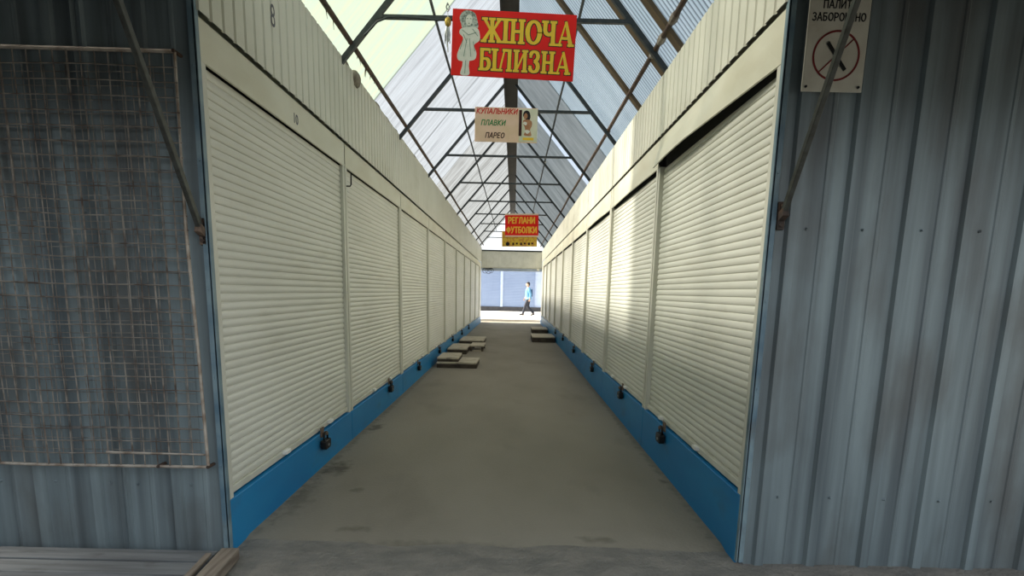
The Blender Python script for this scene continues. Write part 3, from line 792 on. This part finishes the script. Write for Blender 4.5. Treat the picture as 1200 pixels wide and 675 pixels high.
# ------------------------------------------------------------------ no-smoking plate
t = thing('no_smoking_plate', 'weathered white no smoking plate with a dark red ring, on the grey ribbed wall', 'sign', (1.502, -.040, 2.442), SIGN_ROT(.0))
board(t, .266, .41, .004, M['white_dirty'])
pen_text('ПАЛИТИ', M['txt_black'], t, 0, .146, .145, .032, .0026, .15)
pen_text('ЗАБОРОНЕНО', M['txt_black'], t, 0, .096, .232, .032, .0026, .15)
mb = MB(); mb.ring(.103, .0945, .002, .0032, lambda u, v, d: Vector((u + .004, v - .058, d)), 56); mb.build('prohibition_ring', M['ring_red'], t)
mb = MB(); c = Vector((.004, -.058, .0030)); mb.bar(c + Vector((-.070, -.068, 0)), c + Vector((.070, .068, 0)), .0055, .0012, up=(0, 0, 1)); mb.build('prohibition_bar', M['ring_red'], t)
mb = MB(); mb.bar(c + Vector((-.042, .052, .0014)), c + Vector((.044, -.058, .0014)), .0155, .0012, up=(0, 0, 1)); mb.build('cigarette', M['txt_black'], t)
for x in (-.115, .115):
    for y in (-.185, .185):
        mb = MB(); mb.tube([(x, y, .001), (x, y, .0075)], .0055, 8); mb.build('screw', M['black'], t)

# ------------------------------------------------------------------ floors
def ground_grid(name, x0, x1, y0, y1, z, nx, ny, amp, fr, m, jag=0.0):
    mb = MB(); vs, fs = [], []
    for j in range(ny + 1):
        for i in range(nx + 1):
            x = x0 + (x1 - x0) * i / nx; y = y0 + (y1 - y0) * j / ny
            if jag and j == 0: y += jag * noise.noise(Vector((x * 3.1, 0, 7))) + .4 * jag * noise.noise(Vector((x * 13, 2, 7)))
            zz = z + amp * noise.noise(Vector((x * fr, y * fr, 1.3))) + amp * .5 * noise.noise(Vector((x * fr * 4, y * fr * 4, 8)))
            if jag and j == 0: zz = z - .03
            vs.append((x, y, zz))
    for j in range(ny):
        for i in range(nx):
            q = j * (nx + 1) + i; fs.append((q, q + 1, q + nx + 2, q + nx + 1))
    mb.verts_faces(vs, fs)
    return struct(mb.build(name, m, smooth=True))
ground_grid('floor', -1.32, 1.32, .06, YEND + .1, 0, 30, 160, .003, 1.2, M['concrete'], .06)
ground_grid('ground', -6, 6, -6, .45, -.012, 120, 70, .008, 2.0, M['asphalt'])
mb = MB(); mb.box(-40, 40, -40, .2, -.3, -.06); mb.box(-40, -1.5, .2, 60, -.3, -.06); mb.box(1.5, 40, .2, 60, -.3, -.06); mb.box(-1.5, 1.5, 33, 60, -.3, -.06); struct(mb.build('ground_outside', M['asphalt']))
mb = MB(); mb.box(-9, 9, YEND + .95, 33.2, -.1, .10); struct(mb.build('floor_aisle', M['pale_paving']))
mb = MB(); mb.box(-9, 9, YEND + .1, YEND + .96, -.1, .0); struct(mb.build('floor_gutter', M['concrete']))

# ------------------------------------------------------------------ timber deck at the lower left
t = thing('plank_deck', 'low weathered plank deck on the ground below the wire grille', 'deck', (-2.4, -.55, -.012))
rn = random.Random(8); y = .455; mb = MB()
for i in range(8):
    w = .118 + rn.uniform(-.008, .008)
    z = .055 + rn.uniform(-.003, .003)
    mb.box(-1.5, 1.095 + rn.uniform(-.006, .006), y - w, y - .006, z - .03, z); y -= w
mb.build('planks', M['wood_grey'], t, bevel=.004)
for x in (-1.4, -.4, .6):
    mb = MB(); mb.box(x - .04, x + .04, -.47, .44, 0, .026); mb.build('bearer', M['wood_dark'], t)
mb = MB()
mb.bar((1.145, .46, .040), (1.215, -.30, .040), .085, .06); mb.bar((1.07, .40, .062), (1.14, -.32, .062), .030, .020)
mb.build('end_board', M['wood_raw'], t, bevel=.006)

# ------------------------------------------------------------------ low wooden platforms in the passage
def platform(label, x0, x1, y0, y1, z0, h, planks, nb=3, rot=0, dark=False, openf=False):
    w, d = x1 - x0, y1 - y0
    t = thing('wooden_platform', label, 'wooden platform', ((x0 + x1) / 2, (y0 + y1) / 2, z0), (0, 0, rot), 'low wooden platforms on the passage floor')
    tk = .028 if h > .05 else h * .5
    mb = MB(); pw = d / planks
    for i in range(planks):
        mb.box(-w / 2, w / 2 + rn.uniform(-.01, .01), -d / 2 + i * pw + .005, -d / 2 + (i + 1) * pw - .005, h - tk, h)
    mb.build('deck_boards', M['wood_pale'], t, bevel=.004)
    for i in range(nb):
        x = -w / 2 + .03 + (w - .06) * i / (nb - 1)
        mb = MB()
        if openf:
            mb.box(x - .025, x + .025, -d / 2 + .01, -d / 2 + .08, 0, h - tk); mb.box(x - .025, x + .025, d / 2 - .08, d / 2 - .01, 0, h - tk)
        else: mb.box(x - .03, x + .03, -d / 2 + .02, d / 2 - .02, 0, h - tk)
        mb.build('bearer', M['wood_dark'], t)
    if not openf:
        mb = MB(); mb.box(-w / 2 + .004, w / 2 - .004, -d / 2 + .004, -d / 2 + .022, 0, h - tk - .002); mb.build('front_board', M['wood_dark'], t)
    else:
        mb = MB(); mb.box(-w / 2 + .004, w / 2 - .004, -d / 2 + .012, -d / 2 + .03, 0, .03); mb.build('front_rail', M['wood_pale'], t)
    return t
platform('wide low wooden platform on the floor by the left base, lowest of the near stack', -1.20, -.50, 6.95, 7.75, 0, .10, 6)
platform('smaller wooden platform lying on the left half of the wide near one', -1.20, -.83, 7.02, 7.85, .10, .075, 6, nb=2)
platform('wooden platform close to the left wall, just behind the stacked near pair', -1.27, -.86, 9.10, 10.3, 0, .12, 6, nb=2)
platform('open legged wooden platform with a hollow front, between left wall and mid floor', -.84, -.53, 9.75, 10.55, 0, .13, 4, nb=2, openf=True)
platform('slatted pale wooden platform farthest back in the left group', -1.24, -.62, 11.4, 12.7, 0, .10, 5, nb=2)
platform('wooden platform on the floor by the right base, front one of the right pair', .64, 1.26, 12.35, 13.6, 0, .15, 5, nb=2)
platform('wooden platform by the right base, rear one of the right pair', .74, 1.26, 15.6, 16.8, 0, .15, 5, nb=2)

# ------------------------------------------------------------------ far end: header, gable bar, cross aisle
mb = MB()
pts = profile(2.6, .52, .02, .004, .006, .26); vs, fs = [], []
for u, d in pts: vs += [(-1.3 + u, YEND - d, 2.36), (-1.3 + u, YEND - d, 3.02)]
for i in range(len(pts) - 1): fs.append((2 * i, 2 * i + 2, 2 * i + 3, 2 * i + 1))
mb.verts_faces(vs, fs); mb.box(-1.3, 1.3, YEND + .012, YEND + .06, 2.33, 3.02)
struct(mb.build('lintel', M['lintel']))
mb = MB(); mb.box(-1.3, 1.3, YEND - .03, YEND + .01, 3.02, 3.08); struct(mb.build('trim_4', M['steel']))
mb = MB(); mb.box(-1.3, 1.3, YEND - .03, YEND + .01, 2.315, 2.355); struct(mb.build('trim_5', M['rail']))
mb = MB(); mb.box(-1.3, 1.3, YEND + .02, YEND + .05, 2.20, 2.315); struct(mb.build('trim_6', M['far_pale']))
t = thing('glint_globe', 'small round white globe, added for a bright glint, under the right end of the far header', 'lamp', (1.13, YEND - .01, 2.295))  # plain white globe added to stand for a bright glint
mb = MB(); mb.tube([(0, 0, 0), (0, 0, .02)], .05, 12); mb.build('base', M['white'], t)
mb = MB(); mb.ball((0, 0, -.01), (.06, .05, .05), 12); mb.build('globe', M['white'], t, smooth=True)
t = thing('hanging_wire_coil', 'coil of dark wire hanging under the left end of the far header', 'wire coil', (-1.05, YEND - .01, 2.306))
mb = MB(); mb.box(-.14, .22, -.004, .008, -.02, .02); mb.build('bracket', M['steel'], t)
for i, (dx, r) in enumerate(((-.08, .11), (.06, .12), (.17, .10))):
    mb = MB(); mb.tube([(dx + r * math.cos(a), -.008 * i, -r * .9 + r * math.sin(a)) for a in [PI / 2 + 2 * PI * k / 20 for k in range(21)]], .010, 6); mb.build('loop', M['steel'], t)

YB = 33.0
mb = MB(); mb.box(-7, 7, YB + .05, YB + .2, .1, 3.5); mb.box(-7, 7, YB - .02, YB + .05, 2.85, 3.5); struct(mb.build('wall_back', M['far_pale']))
mb = MB(); mb.box(-7, 7, YB - .06, YB + .05, .1, .38); struct(mb.build('baseboard_back', M['far_dark']))
mb = MB(); mb.box(-7, 7, YB - .03, YB + .04, 2.70, 2.85); struct(mb.build('trim_7', M['far_dark']))
for x0, x1, lab in ((-5.0, -2.84, 'blue grey roller shutter at the far end, hidden beyond the left corner'), (-2.74, -.74, 'pale blue roller shutter across the far aisle, left of the pale post'),
                    (-.58, 1.42, 'pale blue roller shutter across the far aisle, right of the pale post'), (1.52, 3.6, 'pale blue roller shutter at the far end, behind the right corner')):
    if x0 in (-5.0, 1.52): continue
    t = thing('far_roller_shutter', lab, 'roller shutter', ((x0 + x1) / 2, YB, .38), group='blue shutters across the far aisle')
    w = x1 - x0; mb = MB(); n = 30; vs, fs = [], []
    prof = []
    for i in range(n):
        for q, d in ((0, 0), (.15, .008), (.5, .014), (.85, .008)): prof.append(((i + q) * 2.32 / n, d))
    for z, d in prof: vs += [(-w / 2, -d, z), (w / 2, -d, z)]
    for i in range(len(prof) - 1): fs.append((2 * i, 2 * i + 1, 2 * i + 3, 2 * i + 2))
    mb.verts_faces(vs, fs); mb.build('curtain', M['far_blue'], t)
    for sx in (-1, 1):
        mb = MB(); mb.box(sx * w / 2 - .03, sx * w / 2 + .03, -.035, .03, 0, 2.32); mb.build('guide_rail', M['far_blue'], t)
mb = MB(); mb.box(-.74, -.58, YB - .07, YB + .05, .38, 2.85); struct(mb.build('column', M['far_pale']))

# ------------------------------------------------------------------ the walking person
def skin_mesh(name, chains, m, parent, sub=2, root=None):
    """chains: list of [(pos, radius), ...]; equal positions are welded"""
    me = bpy.data.meshes.new(name); V, Eg, Rr, idx = [], [], [], {}
    def vid(p, r):
        key = tuple(round(c, 4) for c in p)
        if key not in idx: idx[key] = len(V); V.append(p); Rr.append(r)
        return idx[key]
    for ch in chains:
        ids = [vid(p, r) for p, r in ch]
        for a, b in zip(ids, ids[1:]): Eg.append((a, b))
    me.from_pydata(V, Eg, []); me.materials.append(m)
    o = bpy.data.objects.new(name, me); COL.objects.link(o); o.parent = parent
    sk = o.modifiers.new('skin', 'SKIN'); sk.use_smooth_shade = True
    sl = me.skin_vertices[0].data
    for i, r in enumerate(Rr):
        sl[i].radius = r if isinstance(r, tuple) else (r, r); sl[i].use_root = (i == 0)
    sb = o.modifiers.new('sub', 'SUBSURF'); sb.levels = sub; sb.render_levels = sub
    return o
def fused(name, chains, balls, m, parent, voxel=.007):
    """skinned chains (each its own tube) and ellipsoids fused into one continuous smooth surface"""
    tmp = []
    bm = bmesh.new()
    for ch in chains:
        o = skin_mesh('tmp_skin', [ch] if not isinstance(ch[0], list) else ch, m, None); tmp.append(o)
    bpy.context.view_layer.update(); dg = bpy.context.evaluated_depsgraph_get()
    for o in tmp:
        me = bpy.data.meshes.new_from_object(o.evaluated_get(dg)); bm.from_mesh(me); bpy.data.meshes.remove(me)
    for o in tmp: bpy.data.objects.remove(o)
    for c, rad in balls:
        bmesh.ops.create_uvsphere(bm, u_segments=24, v_segments=16, radius=1, matrix=Matrix.Translation(c) @ Matrix.Diagonal((*rad, 1)))
    me = bpy.data.meshes.new(name); bm.to_mesh(me); bm.free()
    me.materials.clear(); me.materials.append(m)
    o = bpy.data.objects.new(name, me); COL.objects.link(o); o.parent = parent
    rm = o.modifiers.new('fuse', 'REMESH'); rm.mode = 'VOXEL'; rm.voxel_size = voxel; rm.use_smooth_shade = True
    sm = o.modifiers.new('smooth', 'SMOOTH'); sm.factor = .5; sm.iterations = 3
    return o
# local frame: x forward is -x (walks toward the left), z up
per = thing('person', 'person in a light blue jacket and dark trousers walking across the far aisle', 'person', (.90, 26.9, .10))
F_ = -1
hipL, hipR = (0, -.09, .90), (0, .09, .90)
kneeL, ankL, toeL = (F_ * .17, -.09, .50), (F_ * .29, -.09, .10), (F_ * .45, -.09, .035)
kneeR, ankR, toeR = (F_ * .03, .09, .47), (F_ * -.28, .09, .13), (F_ * -.17, .09, .03)
pel, waist, chest, neck0, neck1 = (0, 0, .93), (F_ * .01, 0, 1.10), (F_ * .02, 0, 1.32), (F_ * .035, 0, 1.47), (F_ * .055, 0, 1.535)
shL, shR = (F_ * .02, -.19, 1.40), (F_ * .02, .19, 1.40)
elL, wrL = (F_ * -.10, -.22, 1.12), (F_ * -.04, -.21, .88)
elR, wrR = (F_ * .05, .22, 1.12), (F_ * .20, .21, .91)
def hand(w, d):
    """palm, four curled fingers and a thumb, continuing from the wrist along d"""
    w = Vector(w); d = Vector(d).normalized(); up = Vector((0, 1, 0)); f = d.cross(up).normalized()
    out = []; palm = w + d * .05; out.append([(tuple(w), (.022, .028)), (tuple(palm), (.016, .036))])
    for i, (o_, L) in enumerate(((-.034, .062), (-.0115, .074), (.0115, .070), (.033, .054))):
        k = palm + d * .03 + f * o_
        out.append([(tuple(palm), (.016, .036)), (tuple(k), .009), (tuple(k + d * L * .55 + up * .006), .0085), (tuple(k + d * L * .85 + up * .022), .0075)])
    th = w + d * .025 + f * .032
    out.append([(tuple(w), (.022, .028)), (tuple(th), .011), (tuple(th + d * .035 + f * .012), .009), (tuple(th + d * .058 + f * .008), .008)])
    return out
hc = (F_ * .058, 0, 1.635)
arms = [[(shL, .062), (elL, .046), (wrL, .030)], [(shR, .062), (elR, .046), (wrR, .030)]]
legs = [[(hipL, .10), (kneeL, .066), (ankL, .048), (tuple(Vector(ankL) + Vector((0, 0, -.04))), .044)], [(hipR, .10), (kneeR, .066), (ankR, .048), (tuple(Vector(ankR) + Vector((0, 0, -.04))), .044)]]
spine = [(pel, (.13, .16)), (waist, (.11, .14)), (chest, (.12, .165)), ((F_ * .03, 0, 1.43), .075), (neck0, .062), (neck1, .060), ((F_ * .055, 0, 1.60), .058)]
fused('body', [spine] + arms + legs + [c for c in hand(wrL, (F_ * .12, 0, -1))] + [c for c in hand(wrR, (F_ * .45, 0, -1))],
      [(hc, (.096, .076, .112)), ((F_ * .10, 0, 1.575), (.048, .045, .042)), ((F_ * .152, 0, 1.630), (.022, .013, .016)), ((F_ * .150, 0, 1.648), (.012, .009, .024)),
       ((F_ * .05, -.077, 1.63), (.020, .012, .032)), ((F_ * .05, .077, 1.63), (.020, .012, .032))], M['skin'], per, .0045)
for sy in (-1, 1):
    mb = MB(); mb.ball((F_ * .138, sy * .032, 1.655), (.010, .012, .007), 8); mb.build('eye', M['hair'], per)
mb = MB(); mb.ball((F_ * .141, 0, 1.582), (.008, .022, .006), 8); mb.build('mouth', M['txt_red'], per)
mb = MB(); mb.ball((F_ * .042, 0, 1.680), (.103, .084, .088), 18); mb.ball((F_ * -.005, 0, 1.635), (.060, .079, .085), 16)
mb.build('hair', M['hair'], per, smooth=True)
jl, jr = (F_ * -.052, -.212, .925), (F_ * .178, .212, .945)
fused('jacket', [[((F_ * .0, 0, .84), (.15, .18)), ((F_ * .005, 0, .95), (.15, .185)), (waist, (.14, .175)), (chest, (.145, .19)), ((F_ * .03, 0, 1.43), (.10, .12)), ((F_ * .042, 0, 1.49), (.078, .078))],
                 [(shL, .088), (elL, .066), (jl, .052)], [(shR, .088), (elR, .066), (jr, .052)]],
      [((F_ * .02, -.12, 1.39), (.10, .10, .08)), ((F_ * .02, .12, 1.39), (.10, .10, .08)), ((0, 0, .88), (.165, .19, .11))], M['jacket'], per, .010)
mb = MB(); mb.box(.125, .205, -.12, .12, 1.0, 1.40); bk = mb.build('backpack', M['navy'], per, bevel=.03)
fused('trousers', [[(hipL, .115), (kneeL, .085), ((F_ * .285, -.09, .12), .070), ((F_ * .288, -.09, .075), .068)], [(hipR, .115), (kneeR, .085), ((F_ * -.27, .09, .15), .070), ((F_ * -.285, .09, .11), .068)]],
      [((0, 0, .90), (.115, .150, .12))], M['trousers'], per, .010)
for a, b in ((ankL, toeL), (ankR, toeR)):
    a = Vector(a); b = Vector(b); d = (b - a)
    fused('shoe', [[(tuple(a + Vector((.02, 0, -.03))), (.055, .055)), (tuple(a.lerp(b, .5) + Vector((0, 0, .0))), (.050, .050)), (tuple(b + Vector((F_ * .02, 0, .012))), (.045, .040))]],
          [(tuple(a + Vector((.02, 0, -.05))), (.055, .042, .045)), (tuple(b + Vector((0, 0, .008))), (.06, .045, .035))], M['shoe'], per, .008)

# ------------------------------------------------------------------ light
w = bpy.data.worlds.new('world'); SC.world = w; w.use_nodes = True
nt = w.node_tree; nt.nodes.clear()
out = nt.nodes.new('ShaderNodeOutputWorld'); bg = nt.nodes.new('ShaderNodeBackground')
tc = nt.nodes.new('ShaderNodeTexCoord'); sx = nt.nodes.new('ShaderNodeSeparateXYZ'); cr = nt.nodes.new('ShaderNodeValToRGB')
nt.links.new(tc.outputs['Generated'], sx.inputs[0]); nt.links.new(sx.outputs['Z'], cr.inputs[0])
cr.color_ramp.elements[0].position = 0; cr.color_ramp.elements[0].color = (.84, .87, .88, 1)
cr.color_ramp.elements[1].position = .8; cr.color_ramp.elements[1].color = (.70, .80, .93, 1)
nt.links.new(cr.outputs[0], bg.inputs[0]); bg.inputs[1].default_value = .85
nt.links.new(bg.outputs[0], out.inputs[0])
sun = bpy.data.lights.new('sun', 'SUN'); sun.energy = 12.0; sun.angle = math.radians(7); sun.color = (1, .93, .80)
so = bpy.data.objects.new('sun', sun); COL.objects.link(so)
so.rotation_euler = Vector((1, -.03, -.80)).to_track_quat('-Z', 'Y').to_euler()

# ------------------------------------------------------------------ camera
yaw, pit, rol, py, cx, cz, D = -.0001, -.1678, -.0217, 451.84, .127, 1.3418, 2.6682
FPX = 650.0
def fw(v):
    x, y, z = v
    c, s = math.cos(yaw), math.sin(yaw); x, y = c * x - s * y, s * x + c * y
    c, s = math.cos(pit), math.sin(pit); y, z = c * y + s * z, -s * y + c * z
    c, s = math.cos(rol), math.sin(rol); x, z = c * x - s * z, s * x + c * z
    return (x, y, z)
cols = [fw((1, 0, 0)), fw((0, 1, 0)), fw((0, 0, 1))]       # world axes in camera terms (right, forward, up)
right = Vector((cols[0][0], cols[1][0], cols[2][0])); fwd = Vector((cols[0][1], cols[1][1], cols[2][1])); up = Vector((cols[0][2], cols[1][2], cols[2][2]))
cam = bpy.data.cameras.new('camera'); cam.sensor_width = 36; cam.lens = FPX / 1200 * 36
cam.shift_y = (py - 337.5) / 1200; cam.clip_start = .05
co = bpy.data.objects.new('camera', cam); COL.objects.link(co)
m4 = Matrix.Identity(4)
for i in range(3): m4[i][0] = right[i]; m4[i][1] = up[i]; m4[i][2] = -fwd[i]
m4.translation = Vector((cx, -D, cz)); co.matrix_world = m4
SC.camera = co

SC.view_settings.view_transform = 'Standard'; SC.view_settings.look = 'None'
SC.view_settings.gamma = 1; SC.view_settings.use_curve_mapping = False
SC.view_settings.exposure = 0.92
